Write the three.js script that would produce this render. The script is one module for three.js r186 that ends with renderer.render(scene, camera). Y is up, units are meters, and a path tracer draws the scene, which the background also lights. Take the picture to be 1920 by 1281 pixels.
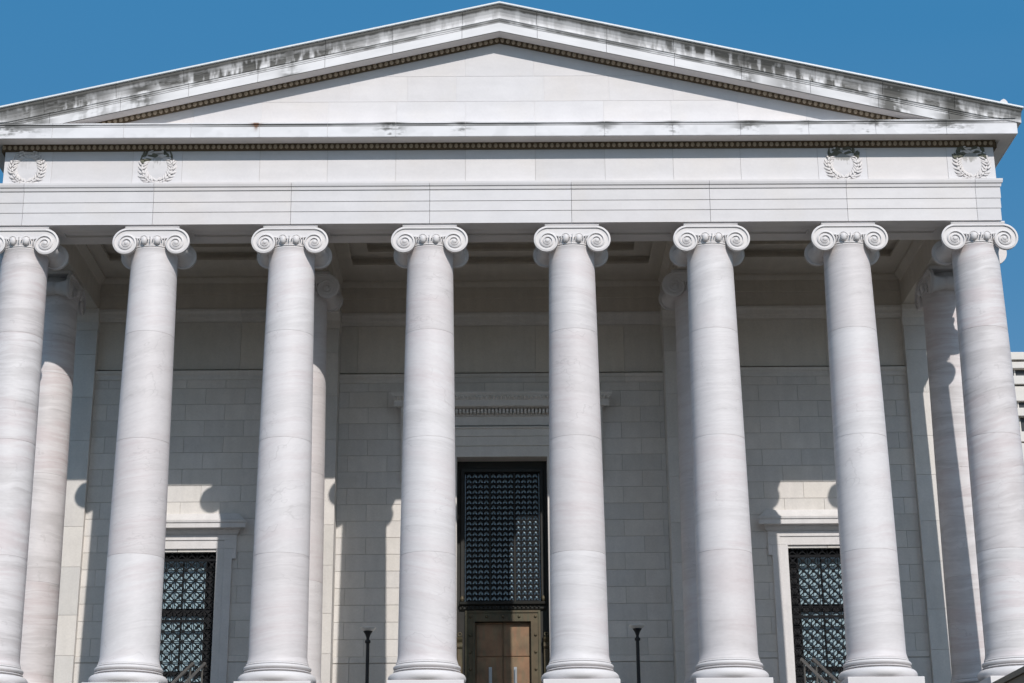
import * as THREE from 'three';
import { mergeGeometries } from 'three/addons/utils/BufferGeometryUtils.js';

// ---------------------------------------------------------------- camera, sky, sun, exposure
const EXPOSURE = 1.1;
const scene = new THREE.Scene();
const camera = new THREE.PerspectiveCamera(22.131, 1024 / 683, 0.5, 1500);
camera.position.set(-0.0539, 0, 42.3323);
camera.rotation.set(0.3303823, -0.0076502, -0.0083347, 'YXZ');
const SUN = new THREE.Vector3(0.325, 0.80, 1).normalize();

function rng(seed) { let s = seed >>> 0; return () => { s = (s + 0x6D2B79F5) >>> 0; let t = s; t = Math.imul(t ^ (t >>> 15), t | 1); t ^= t + Math.imul(t ^ (t >>> 7), t | 61); return ((t ^ (t >>> 14)) >>> 0) / 4294967296; }; }
const R = rng(7);
const rr = (a, b) => a + (b - a) * R();
// tileable value noise: period (px, py) in cells
function lattice(seed, px, py) { const r = rng(seed), a = new Float32Array(px * py); for (let i = 0; i < a.length; i++) a[i] = r(); return a; }
function tnoise(lat, px, py, x, y) {
  const x0 = Math.floor(x), y0 = Math.floor(y); let fx = x - x0, fy = y - y0; fx = fx * fx * (3 - 2 * fx); fy = fy * fy * (3 - 2 * fy);
  const X0 = ((x0 % px) + px) % px, X1 = (X0 + 1) % px, Y0 = ((y0 % py) + py) % py, Y1 = (Y0 + 1) % py;
  const a = lat[Y0 * px + X0], b = lat[Y0 * px + X1], c = lat[Y1 * px + X0], d = lat[Y1 * px + X1];
  return a + (b - a) * fx + (c - a) * fy + (a - b - c + d) * fx * fy;
}
function fbm(seed, px, py, oct) {               // returns f(u,v) on 0..1, tileable
  const L = []; for (let o = 0; o < oct; o++) L.push([lattice(seed + o * 101, px << o, py << o), px << o, py << o]);
  return (u, v) => { let s = 0, a = 1, n = 0; for (const [l, p, q] of L) { s += a * tnoise(l, p, q, u * p, v * q); n += a; a *= 0.55; } return s / n; };
}
const sstep = (a, b, x) => { const t = Math.min(1, Math.max(0, (x - a) / (b - a))); return t * t * (3 - 2 * t); };

{ // clear blue sky, paler towards the horizon and the sun
  const w = 1024, h = 512, d = new Float32Array(w * h * 4), cl = fbm(5, 7, 17, 5);
  for (let j = 0; j < h; j++) for (let i = 0; i < w; i++) {
    const el = ((j + 0.5) / h - 0.5) * Math.PI, az = ((i + 0.5) / w - 0.5) * 2 * Math.PI;
    const x = Math.cos(el) * Math.cos(az), y = Math.sin(el), z = Math.cos(el) * Math.sin(az), k = (j * w + i) * 4;
    const f = Math.exp(-6.8 * Math.max(0, y)), cg = x * SUN.x + y * SUN.y + z * SUN.z, gam = Math.acos(Math.min(1, Math.max(-1, cg)));
    const g1 = Math.exp(-gam / 0.30) * 0.8 + Math.exp(-gam / 0.75) * 0.22;
    const wisp = 0.014 * sstep(0.46, 0.78, cl(i / w * 1.0, j / h));
    const zen = [0.0, 0.174, 0.415], hor = [0.56, 0.70, 0.78], sun = [1.0, 0.96, 0.88];
    for (let c = 0; c < 3; c++) d[k + c] = (zen[c] + (hor[c] - zen[c]) * f + sun[c] * g1 + wisp) / EXPOSURE;
    d[k + 3] = 1;
  }
  const t = new THREE.DataTexture(d, w, h, THREE.RGBAFormat, THREE.FloatType);
  t.mapping = THREE.EquirectangularReflectionMapping; t.magFilter = THREE.LinearFilter; t.needsUpdate = true;
  scene.background = t; scene.environment = t;
}
const sun = new THREE.DirectionalLight(0xffffff, 3.05);
sun.color.setRGB(1, 0.95, 0.905);
sun.position.copy(SUN).multiplyScalar(120); sun.castShadow = true;
Object.assign(sun.shadow.camera, { left: -40, right: 40, top: 40, bottom: -40, near: 1, far: 300 });
sun.shadow.mapSize.set(4096, 4096);
scene.add(sun, sun.target);
const renderer = new THREE.WebGLRenderer({ antialias: true });
renderer.toneMapping = THREE.LinearToneMapping; renderer.toneMappingExposure = EXPOSURE;
renderer.shadowMap.enabled = true;

// ---------------------------------------------------------------- textures
function tex(w, h, fn, rx = 1, ry = 1) {          // fn(u,v) -> [r,g,b] sRGB-free linear 0..1, stored as sRGB
  const d = new Uint8Array(w * h * 4), e = (x) => Math.round(255 * (x <= 0.0031308 ? 12.92 * x : 1.055 * Math.pow(Math.min(1, Math.max(0, x)), 1 / 2.4) - 0.055));
  for (let j = 0; j < h; j++) for (let i = 0; i < w; i++) { const c = fn((i + 0.5) / w, (j + 0.5) / h), k = (j * w + i) * 4; d[k] = e(c[0]); d[k + 1] = e(c[1]); d[k + 2] = e(c[2]); d[k + 3] = 255; }
  const t = new THREE.DataTexture(d, w, h); t.colorSpace = THREE.SRGBColorSpace; t.wrapS = t.wrapT = THREE.RepeatWrapping; t.magFilter = THREE.LinearFilter; t.minFilter = THREE.LinearMipmapLinearFilter; t.generateMipmaps = true; t.repeat.set(rx, ry); t.needsUpdate = true; return t;
}
const mixc = (a, b, t) => [a[0] + (b[0] - a[0]) * t, a[1] + (b[1] - a[1]) * t, a[2] + (b[2] - a[2]) * t];
const nA = fbm(11, 4, 4, 6), nB = fbm(23, 3, 14, 5), nC = fbm(37, 64, 64, 2), nD = fbm(53, 2, 3, 4);
const TX = {};
TX.marble = tex(1024, 1024, (u, v) => {         // white marble of the entablature: cloudy, faint horizontal grain; tile 3 m
  const m = 0.5 * nA(u, v) + 0.35 * nB(u, v) + 0.15 * nC(u, v), k = 0.87 + 0.26 * (m - 0.5);
  const warm = sstep(0.45, 0.75, nD(u, v)) * 0.02; return [k + warm * 0.5, k, k - warm];
}, 1 / 3, 1 / 3);
function veinTex(seed, strength, shear) {        // column marble: wavy grey and pink bands round the drum
  const f1 = fbm(seed + 53, 3, 5, 5), f2 = fbm(seed + 67, 4, 4, 3);
  const a = fbm(seed, 4, 12, 6), b = fbm(seed + 9, 3, 40, 4), w = fbm(seed + 17, 3, 4, 3), p = fbm(seed + 29, 2, 3, 3), g = fbm(seed + 41, 48, 96, 2);
  return tex(1024, 1024, (u, v) => {
    const vv = v + shear * u + 0.10 * (w(u, v) - 0.5);
    const x = 0.62 * a(u, vv) + 0.38 * b(u, vv), band = sstep(0.36, 0.66, x), thin = sstep(0.60, 0.74, b(u, vv + 0.3)) * 0.5;
    const pink = sstep(0.42, 0.7, p(u, v));
    let c = mixc([0.94, 0.935, 0.935], mixc([0.66, 0.645, 0.635], [0.76, 0.665, 0.66], pink), strength * (0.75 * band + thin));
    const rid = 1 - sstep(0.0, 0.011, Math.abs(f1(u, vv) - 0.5)), msk = sstep(0.45, 0.62, f2(u, v)); c = mixc(c, [0.60, 0.585, 0.58], 0.34 * rid * msk);
    const k = 0.965 + 0.07 * (g(u, v) - 0.5); return [c[0] * k, c[1] * k, c[2] * k];
  }, 1, 1);
}
TX.veinA = veinTex(211, 0.36, 0); TX.veinB = veinTex(307, 0.34, 0); TX.veinC = veinTex(409, 0.74, 0); TX.veinD = veinTex(503, 0.40, 0);
TX.lime = tex(1024, 1024, (u, v) => {            // grey limestone of the porch wall; tile 2.4 m
  const m = 0.45 * nA(u, v) + 0.3 * nB(v, u) + 0.25 * nC(u, v), k = 0.84 + 0.34 * (m - 0.5); const y = 0.03 * (nD(u, v) - 0.4);
  return [k + y * 0.4, k + y * 0.2, k - y];
}, 1 / 2.4, 1 / 2.4);
TX.bronze = tex(512, 512, (u, v) => { const m = nA(u, v), s = sstep(0.4, 0.7, nB(v, u)); const k = 0.65 + 0.6 * (m - 0.5); return mixc([0.95 * k, 0.85 * k, 0.68 * k], [0.72 * k, 0.85 * k, 0.70 * k], s * 0.7); }, 1 / 1.5, 1 / 1.5);
TX.ground = tex(512, 512, (u, v) => { const k = 0.8 + 0.3 * (nA(u, v) - 0.5) + 0.25 * (nC(u, v) - 0.5); return [k, k * 0.985, k * 0.95]; }, 1 / 6, 1 / 6);
// rain streaks and soot on the raking cornice: u along the facade (-13.7 .. 13.7 m), v up the moulding (0 bottom of the corona, 1 lip)
const px = (x) => (x / 1920 * 27.4 - 13.4) ;     // photograph column to metres along the facade, near enough
const U = (m) => (m + 13.7) / 27.4;
{
  const st = fbm(71, 220, 5, 3), st2 = fbm(83, 70, 4, 3), bl = fbm(97, 40, 6, 4), big = fbm(113, 16, 2, 3), sp = fbm(127, 300, 30, 2);
  const spots = [[-12.6, .9, .6], [-12.0, .5, .75], [-10.6, .8, .6], [-9.4, .6, .9], [-5.55, .35, .7], [6.45, .5, .8], [7.6, .9, .55], [10.3, .7, 1], [11.9, .6, 1], [12.6, .5, .6]];
  TX.rake = tex(2048, 256, (u, v) => {
    const m = u * 27.4 - 13.7, am = Math.abs(m);
    // weight of soot along the slope: strong in the middle of both slopes, weak near the apex
    const along = 0.16 + 0.62 * sstep(2.2, 5.2, am) * (1 - 0.45 * sstep(10.2, 12.4, am)) + 0.25 * (big(u, v) - 0.5);
    const streak = 0.64 * st(u, v * 0.35) + 0.36 * st2(u, v * 0.35);
    let s = 0;
    if (v > 0.47) { s = along * sstep(0.34, 0.58, streak) * (0.75 + 0.5 * sp(u, v)) * (0.55 + 0.75 * sstep(0.35, 0.6, big(u, v))); const lip = sstep(0.80, 0.90, v + 0.12 * (streak - 0.5)); s = Math.max(s, lip * (0.80 + 0.25 * streak)); }
    for (const [c, w, k] of spots) { const q = Math.exp(-((m - c) * (m - c)) / (w * w * 0.45)); s = Math.max(s, q * k * 1.1 * sstep(0.31, 0.54, 0.5 * bl(u, v) + 0.5 * streak + 0.08 * (v - 0.2))); }
    if (v > 0.36 && v < 0.47) s = Math.max(s, 0.75 * sstep(0.42, 0.62, 0.5 * big(u, v * 0.2) + 0.5 * st2(u, 0.3)));
    s = Math.min(0.93, s);
    const k = 0.86 + 0.2 * (nA(u * 9, v) - 0.5); return mixc([k, k, k], [0.085, 0.083, 0.072], s);
  });
  const blots = [[-12.75, .85, .9], [-2.85, .35, 1], [-1.0, .25, .8], [2.75, .22, .7], [4.5, .25, .7], [6.5, .4, .9], [8.0, .2, .6], [9.75, .5, .9], [11.75, .6, 1]];
  TX.corona = tex(2048, 128, (u, v) => {          // v: 0 foot of the corona, 1 top fillet
    const m = u * 27.4 - 13.7; let s = 0.10 * sstep(0.5, 0.7, st2(u, v * 0.3));
    for (const [c, w, k] of blots) { const q = Math.exp(-((m - c) * (m - c)) / (w * w)); s = Math.max(s, k * q * sstep(0.30, 0.62, 0.55 * bl(u, v) + 0.45 * st(u, v) + 0.55 * (v - 0.62))); }
    if (v > 0.73 && v < 0.90) s = Math.max(s, 0.25 + 0.5 * sstep(0.45, 0.65, big(u, 0.4)));
    const k = 0.87 + 0.2 * (nA(u * 9, v * 0.2) - 0.5); let c = mixc([k, k, k], [0.10, 0.10, 0.09], Math.min(0.9, s));
    const rust = Math.exp(-((m + 6.36) ** 2) / 0.0025) * sstep(0.25, 0.9, v) + Math.exp(-((m + 6.36) ** 2) / 0.02) * sstep(0.66, 0.95, v) * 0.7; return mixc(c, [0.20, 0.085, 0.03], Math.min(0.9, rust * (0.7 + 0.5 * bl(u, v))));
  });
}
const std = (o) => new THREE.MeshStandardMaterial(Object.assign({ roughness: 0.75, metalness: 0 }, o));
const rgb = (r, g, b) => new THREE.Color().setRGB(r, g, b);
const shades = (map, base, n, spread, extra = {}) => Array.from({ length: n }, (_, i) => { const k = 1 + spread * (i / (n - 1) - 0.5) * 2, t = (i % 3 - 1) * 0.006; return std(Object.assign({ map, color: rgb((base[0] + t) * k, base[1] * k, (base[2] - t) * k) }, extra)); });
const M = {
  marble: shades(TX.marble, [0.79, 0.757, 0.752], 5, 0.028, { roughness: 0.62 }),
  lime: shades(TX.lime, [0.83, 0.79, 0.74], 6, 0.05, { roughness: 0.85 }),
  band: shades(TX.lime, [0.78, 0.735, 0.665], 3, 0.05, { roughness: 0.9 }),  // upper wall slabs: same stone, browner and darker, shade put into the colour
  ceil: std({ map: TX.lime, color: rgb(0.74, 0.68, 0.60), roughness: 0.9 }),  // ceiling: wall stone toned down, part of its shade is in the colour
  soffit: std({ map: TX.marble, color: rgb(0.79, 0.757, 0.745), roughness: 0.9 }),
  cap: std({ map: TX.marble, color: rgb(0.80, 0.765, 0.755), roughness: 0.6 }),
  bedBrown: std({ map: TX.lime, color: rgb(0.15, 0.112, 0.072), roughness: 0.95 }),  // dark brown backing behind the paler eggs
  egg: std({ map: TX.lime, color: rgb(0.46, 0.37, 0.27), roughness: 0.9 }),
  rake: std({ map: TX.rake, color: rgb(0.92, 0.905, 0.905), roughness: 0.75 }),
  corona: std({ map: TX.corona, color: rgb(0.90, 0.885, 0.895), roughness: 0.7 }),
  trim: std({ map: TX.lime, color: rgb(0.84, 0.81, 0.79), roughness: 0.8 }),
  granite: std({ map: TX.lime, color: rgb(0.30, 0.255, 0.20), roughness: 0.8 }),
  underside: std({ map: TX.marble, color: rgb(0.79, 0.757, 0.745), roughness: 0.7 }),
  pointing: std({ color: rgb(0.74, 0.71, 0.70), roughness: 1 }),
  mortar: std({ color: rgb(0.50, 0.485, 0.45), roughness: 1 }),
  roof: std({ color: rgb(0.30, 0.32, 0.31), roughness: 0.8 }),
  lip: std({ color: rgb(0.74, 0.77, 0.78), roughness: 0.5 }),
  moss: std({ color: rgb(0.15, 0.15, 0.115), roughness: 1 }),
  ironGrille: std({ color: rgb(0.006, 0.0065, 0.008), roughness: 0.95 }),
  iron: std({ color: rgb(0.014, 0.015, 0.017), roughness: 0.6 }),
  black: std({ color: rgb(0.008, 0.008, 0.010), roughness: 0.8 }),
  bronze: std({ map: TX.bronze, color: rgb(0.16, 0.135, 0.095), roughness: 0.6, metalness: 0.25 }),
  bronzeDark: std({ map: TX.bronze, color: rgb(0.028, 0.028, 0.027), roughness: 0.6, metalness: 0.2 }),
  copper: std({ map: TX.bronze, color: rgb(0.40, 0.25, 0.165), roughness: 0.55, metalness: 0.1 }),
  steel: std({ color: rgb(0.42, 0.44, 0.46), roughness: 0.35, metalness: 0.5 }),
  rail: std({ color: rgb(0.12, 0.107, 0.09), roughness: 0.45, metalness: 0.4 }),
  glass: new THREE.MeshPhysicalMaterial({ color: rgb(0.60, 0.80, 0.92), roughness: 0.12, metalness: 0, clearcoat: 0.6, clearcoatRoughness: 0.05 }),  // transom: pale blue colour stands in for daylight in the glass
  glassW: new THREE.MeshPhysicalMaterial({ color: rgb(0.38, 0.52, 0.58), roughness: 0.12, metalness: 0, clearcoat: 0.6, clearcoatRoughness: 0.05 }),
  opal: std({ color: rgb(0.80, 0.80, 0.78), roughness: 0.3 }),
  ground: std({ map: TX.ground, color: rgb(0.08, 0.07, 0.045), roughness: 0.95 }),
  steps: std({ map: TX.ground, color: rgb(0.11, 0.093, 0.073), roughness: 0.9 }),
  floor: std({ map: TX.ground, color: rgb(0.045, 0.038, 0.031), roughness: 0.8 }),
  farWall: std({ map: TX.marble, color: rgb(0.84, 0.79, 0.73), roughness: 0.8 }),
  farDark: std({ color: rgb(0.02, 0.022, 0.024), roughness: 0.3 }),
};
const pick = (a) => a[Math.floor(R() * a.length)];
const drumTone = [[0.80, 0.762, 0.755], [0.77, 0.725, 0.715], [0.815, 0.782, 0.776]];
const drumMat = [TX.veinA, TX.veinB, TX.veinC, TX.veinD].map((map) => drumTone.map((c) => std({ map, color: rgb(...c), roughness: 0.6 })));

// ---------------------------------------------------------------- geometry helpers (world coordinates, moved under their thing at the end)
const taken = {};
function numbered(n) { taken[n] = (taken[n] || 0) + 1; return taken[n] === 1 ? n : `${n}_${String(taken[n] - 1).padStart(3, '0')}`; }
function thing(name, label, category, pos = [0, 0, 0], group, kind = 'thing') {
  const o = new THREE.Group(); o.name = numbered(name); o.position.set(...pos); o.userData = { label, category, kind }; if (group) o.userData.group = group; scene.add(o); return o;
}
function origin(p) { const v = new THREE.Vector3(); for (let q = p; q && q !== scene; q = q.parent) v.add(q.position); return v; }
function flat(g) { let q = g.index ? g.toNonIndexed() : g; for (const k of Object.keys(q.attributes)) if (!['position', 'normal', 'uv'].includes(k)) q.deleteAttribute(k); return q; }
function boxUV(g, ou = 0, ov = 0) {               // uv in metres from the dominant axis of each face
  const p = g.attributes.position, uv = new Float32Array(p.count * 2), a = new THREE.Vector3(), b = new THREE.Vector3(), c = new THREE.Vector3();
  for (let i = 0; i < p.count; i += 3) {
    a.fromBufferAttribute(p, i); b.fromBufferAttribute(p, i + 1); c.fromBufferAttribute(p, i + 2);
    const n = b.clone().sub(a).cross(c.clone().sub(a)), X = Math.abs(n.x), Y = Math.abs(n.y), Z = Math.abs(n.z);
    [a, b, c].forEach((v, k) => { const [s, t] = Z >= X && Z >= Y ? [v.x, v.y] : X >= Y ? [v.z, v.y] : [v.x, v.z]; uv[(i + k) * 2] = s + ou; uv[(i + k) * 2 + 1] = t + ov; });
  }
  g.setAttribute('uv', new THREE.BufferAttribute(uv, 2)); return g;
}
function part(name, geos, mat, parent, opt = {}) {
  let gs = (Array.isArray(geos) ? geos : [geos]).map(flat);
  let g = gs.length > 1 ? mergeGeometries(gs) : gs[0];
  if (!opt.keepUV) boxUV(g, opt.ou ?? rr(0, 40), opt.ov ?? rr(0, 40));
  const o = origin(parent); g.translate(-o.x, -o.y, -o.z);
  const m = new THREE.Mesh(g, mat); m.name = name; if (opt.stuff) m.userData.kind = 'stuff'; if (opt.label) m.userData.label = opt.label; parent.add(m); return m;
}
function sub(name, parent, pos) { const g = new THREE.Group(); g.name = name; const o = origin(parent); g.position.set(pos[0] - o.x, pos[1] - o.y, pos[2] - o.z); parent.add(g); return g; }
function tris(list) { const g = new THREE.BufferGeometry(); g.setAttribute('position', new THREE.BufferAttribute(new Float32Array(list.flat(2)), 3)); g.computeVertexNormals(); g.setAttribute('uv', new THREE.BufferAttribute(new Float32Array(list.length * 6), 2)); return g; }
const quad = (T, a, b, c, d) => { T.push([a, b, c], [a, c, d]); };
function inset(poly, d) {                          // convex counter-clockwise polygon
  const n = poly.length, out = [];
  for (let i = 0; i < n; i++) {
    const p0 = poly[(i + n - 1) % n], p1 = poly[i], p2 = poly[(i + 1) % n];
    const e1 = [p1[0] - p0[0], p1[1] - p0[1]], e2 = [p2[0] - p1[0], p2[1] - p1[1]], l1 = Math.hypot(...e1) || 1, l2 = Math.hypot(...e2) || 1;
    const n1 = [-e1[1] / l1, e1[0] / l1], n2 = [-e2[1] / l2, e2[0] / l2], k = 1 + n1[0] * n2[0] + n1[1] * n2[1], s = d / Math.max(0.15, k);
    out.push([p1[0] + (n1[0] + n2[0]) * s, p1[1] + (n1[1] + n2[1]) * s]);
  }
  return out;
}
function prism(poly, zb, zf, bevel = 0.008) {      // stone with a chamfered face towards +z
  const n = poly.length, q = inset(poly, bevel), T = [];
  for (let i = 1; i < n - 1; i++) T.push([[...q[0], zf], [...q[i], zf], [...q[i + 1], zf]], [[...poly[0], zb], [...poly[i + 1], zb], [...poly[i], zb]]);
  for (let i = 0; i < n; i++) { const j = (i + 1) % n; quad(T, [...poly[i], zf - bevel], [...poly[j], zf - bevel], [...q[j], zf], [...q[i], zf]); quad(T, [...poly[i], zb], [...poly[j], zb], [...poly[j], zf - bevel], [...poly[i], zf - bevel]); }
  return tris(T);
}
const stone = (x0, x1, y0, y1, zb, zf, b) => prism([[x0, y0], [x1, y0], [x1, y1], [x0, y1]], zb, zf, b);
function box(x0, x1, y0, y1, z0, z1) { const g = new THREE.BoxGeometry(x1 - x0, y1 - y0, z1 - z0); g.translate((x0 + x1) / 2, (y0 + y1) / 2, (z0 + z1) / 2); return g; }
// profile [[z, y] ...] running bottom to top along the face, extruded along x; yOf(x) lifts it (raking), floorY clamps it from below, mitre(x end) scales x with z
function run(prof, x0, x1, { seg = 1, lift = () => 0, minY = -1e9, ex0 = 0, ex1 = 0, zRef = 0 } = {}) {
  const T = [], n = prof.length, P = (i, k) => { const t = k / seg, [z, y] = prof[i]; const xa = x0 - ex0 * (z - zRef), xb = x1 + ex1 * (z - zRef), x = xa + (xb - xa) * t; return [x, Math.max(minY, y + lift(x)), z]; };
  for (let k = 0; k < seg; k++) for (let i = 0; i < n; i++) { const j = (i + 1) % n; quad(T, P(i, k), P(i, k + 1), P(j, k + 1), P(j, k)); }
  const pl = prof.map(([z, y]) => new THREE.Vector2(z, y)), tri = THREE.ShapeUtils.triangulateShape(pl, []);
  for (const [a, b, c] of tri) { T.push([P(a, 0), P(b, 0), P(c, 0)]); T.push([P(a, seg), P(c, seg), P(b, seg)]); }
  return tris(T.map(([a, b, c]) => [a, c, b]));
}
function lathe(prof, seg = 40) { const g = new THREE.LatheGeometry(prof.map(([r, y]) => new THREE.Vector2(r, y)), seg); return g; }
function tube(pts, r, seg = 8, n = 1) { return new THREE.TubeGeometry(new THREE.CatmullRomCurve3(pts.map((p) => new THREE.Vector3(...p)), false, 'catmullrom', 0.001), Math.max(1, n), r, seg, false); }
function bar(a, b, r, seg = 6) { const A = new THREE.Vector3(...a), B = new THREE.Vector3(...b), d = B.clone().sub(A), g = new THREE.CylinderGeometry(r, r, d.length(), seg); g.applyQuaternion(new THREE.Quaternion().setFromUnitVectors(new THREE.Vector3(0, 1, 0), d.normalize())); g.translate((A.x + B.x) / 2, (A.y + B.y) / 2, (A.z + B.z) / 2); return g; }
const rect = (x0, x1, y0, y1) => { const s = new THREE.Shape(); s.moveTo(x0, y0); s.lineTo(x1, y0); s.lineTo(x1, y1); s.lineTo(x0, y1); s.closePath(); return s; };
const hole = (x0, x1, y0, y1) => { const s = new THREE.Path(); s.moveTo(x0, y0); s.lineTo(x0, y1); s.lineTo(x1, y1); s.lineTo(x1, y0); s.closePath(); return s; };
function plate(x0, x1, y0, y1, holes, zb, zf) { const s = rect(x0, x1, y0, y1); for (const h of holes) s.holes.push(hole(...h)); const g = new THREE.ExtrudeGeometry(s, { depth: zf - zb, bevelEnabled: false }); g.translate(0, 0, zb); return g; }
function ring(x0, x1, z0, z1, hx0, hx1, hz0, hz1, y0, y1) { const s = rect(x0, x1, -z1, -z0); s.holes.push(hole(hx0, hx1, -hz1, -hz0)); const g = new THREE.ExtrudeGeometry(s, { depth: y1 - y0, bevelEnabled: false }); g.rotateX(-Math.PI / 2); g.translate(0, y0, 0); return g; }

// ---------------------------------------------------------------- measures (metres, eye level of the photographer = 0)
const GR = -1.6, FL = 5.36, PT = 5.81, AR = 17.572, ZF = 0.576, ZI = -0.75, FZ = 0.55, SL = 0.2325;
const COLX = [-12.379, -9.011, -5.441, -1.841, 1.841, 5.441, 9.011, 12.379], Z2 = -3.33;
const ZA = -5.84, ZS = -6.0, ZC = -6.45;
const G = 0.005;                                    // half a joint

// ---------------------------------------------------------------- ground, plaza, steps, porch floor
function struct(name, geos, mat) { const gs = (Array.isArray(geos) ? geos : [geos]).map(flat), g = boxUV(gs.length > 1 ? mergeGeometries(gs) : gs[0]); const m = new THREE.Mesh(g, mat); m.name = name; m.userData.kind = 'structure'; scene.add(m); return m; }
struct('ground', (() => { const g = new THREE.PlaneGeometry(1400, 1400); g.rotateX(-Math.PI / 2); g.translate(0, GR, 0); return g; })(), M.ground);
{
  const s = [], n = 46, rise = (FL - GR) / n, tread = rise * 3;
  for (let i = 0; i < n; i++) s.push(box(-11.47, 11.47, GR + 0.004, FL - i * rise - (i ? 0 : 0.004), 1.1 + (i ? (i - 1) * tread : -0.25), 1.1 + i * tread));
  struct('steps', s, M.steps);
  struct('porch_floor', box(-13.4, 13.4, GR + 0.004, FL, -7.4, 0.85), M.floor);
}

// ---------------------------------------------------------------- columns
function spiral(cx, cy, s, r0, turns, n) { const a = []; for (let i = 0; i <= n; i++) { const t = (i / n) * turns * 2 * Math.PI, r = r0 * Math.exp(-0.5376 * t / (2 * Math.PI)); a.push([cx + s * r * Math.sin(t), cy + r * Math.cos(t), r]); } return a; }
function voluteFace(zf, dir) {                      // one face of an Ionic capital in local coordinates, looking along +z (dir = 1) or -z
  const yc = 17.07 - FL, ex = 0.64, out = { volutes: [], channel: [] };
  for (const s of [-1, 1]) {
    const sp = spiral(s * ex, yc, s, 0.40, 1, 40), sh = new THREE.Shape();
    sp.forEach(([x, y], i) => (i ? sh.lineTo(x, y) : sh.moveTo(x, y))); sh.closePath();
    const disc = new THREE.ExtrudeGeometry(sh, { depth: 0.07, bevelEnabled: false }); disc.translate(0, 0, zf - 0.105);
    const gs = [disc];
    // raised fillet winding in to the eye
    const N = 110, q = spiral(s * ex, yc, s, 0.40, 2.75, N), T = [];
    for (let i = 0; i < N; i++) {
      const w = (k) => 0.030 + 0.055 * q[k][2], inn = (k) => { const d = q[k][2] - w(k); const f = d / q[k][2]; return [s * ex + (q[k][0] - s * ex) * f, yc + (q[k][1] - yc) * f]; };
      const a = q[i], b = q[i + 1], c = inn(i + 1), d = inn(i), z0 = zf - 0.06, z1 = zf;
      const A = [a[0], a[1], z1 - 0.012], B = [b[0], b[1], z1 - 0.012], C = [c[0], c[1], z1], D = [d[0], d[1], z1], A0 = [a[0], a[1], z0], B0 = [b[0], b[1], z0], C0 = [c[0], c[1], z0], D0 = [d[0], d[1], z0];
      if (s > 0) { quad(T, A, D, C, B); quad(T, A0, A, B, B0); quad(T, D, D0, C0, C); } else { quad(T, B, C, D, A); quad(T, B0, B, A, A0); quad(T, C, C0, D0, D); }
    }
    gs.push(tris(T));
    const eye = new THREE.SphereGeometry(0.062, 14, 8); eye.scale(1, 1, 0.55); eye.translate(s * ex, yc, zf - 0.025); gs.push(eye);
    out.volutes.push(gs);
  }
  // the channel that joins the two scrolls, sagging in the middle, with its upper and lower fillets
  const top = yc + 0.40, sh = new THREE.Shape(); sh.moveTo(-ex, top); sh.lineTo(-ex, yc + 0.12); sh.lineTo(-0.42, yc + 0.14); sh.quadraticCurveTo(0, yc + 0.09, 0.42, yc + 0.14); sh.lineTo(ex, yc + 0.12); sh.lineTo(ex, top); sh.closePath();
  const ch = new THREE.ExtrudeGeometry(sh, { depth: 0.07, bevelEnabled: false }); ch.translate(0, 0, zf - 0.108); out.channel.push(ch);
  out.channel.push(box(-ex, ex, top - 0.052, top - 0.001, zf - 0.06, zf - 0.006));
  const lo = []; for (let i = 0; i <= 12; i++) { const x = -0.40 + 0.8 * i / 12; lo.push([x, yc + 0.135 - 0.028 * (1 - (x / 0.42) ** 2), zf - 0.036]); } out.channel.push(tube(lo, 0.020, 6, 12));
  if (dir < 0) for (const k of ['volutes', 'channel']) out[k] = out[k].map((g) => (Array.isArray(g) ? g.map((h) => h.rotateY(Math.PI)) : g.rotateY(Math.PI)));
  return out;
}
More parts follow.
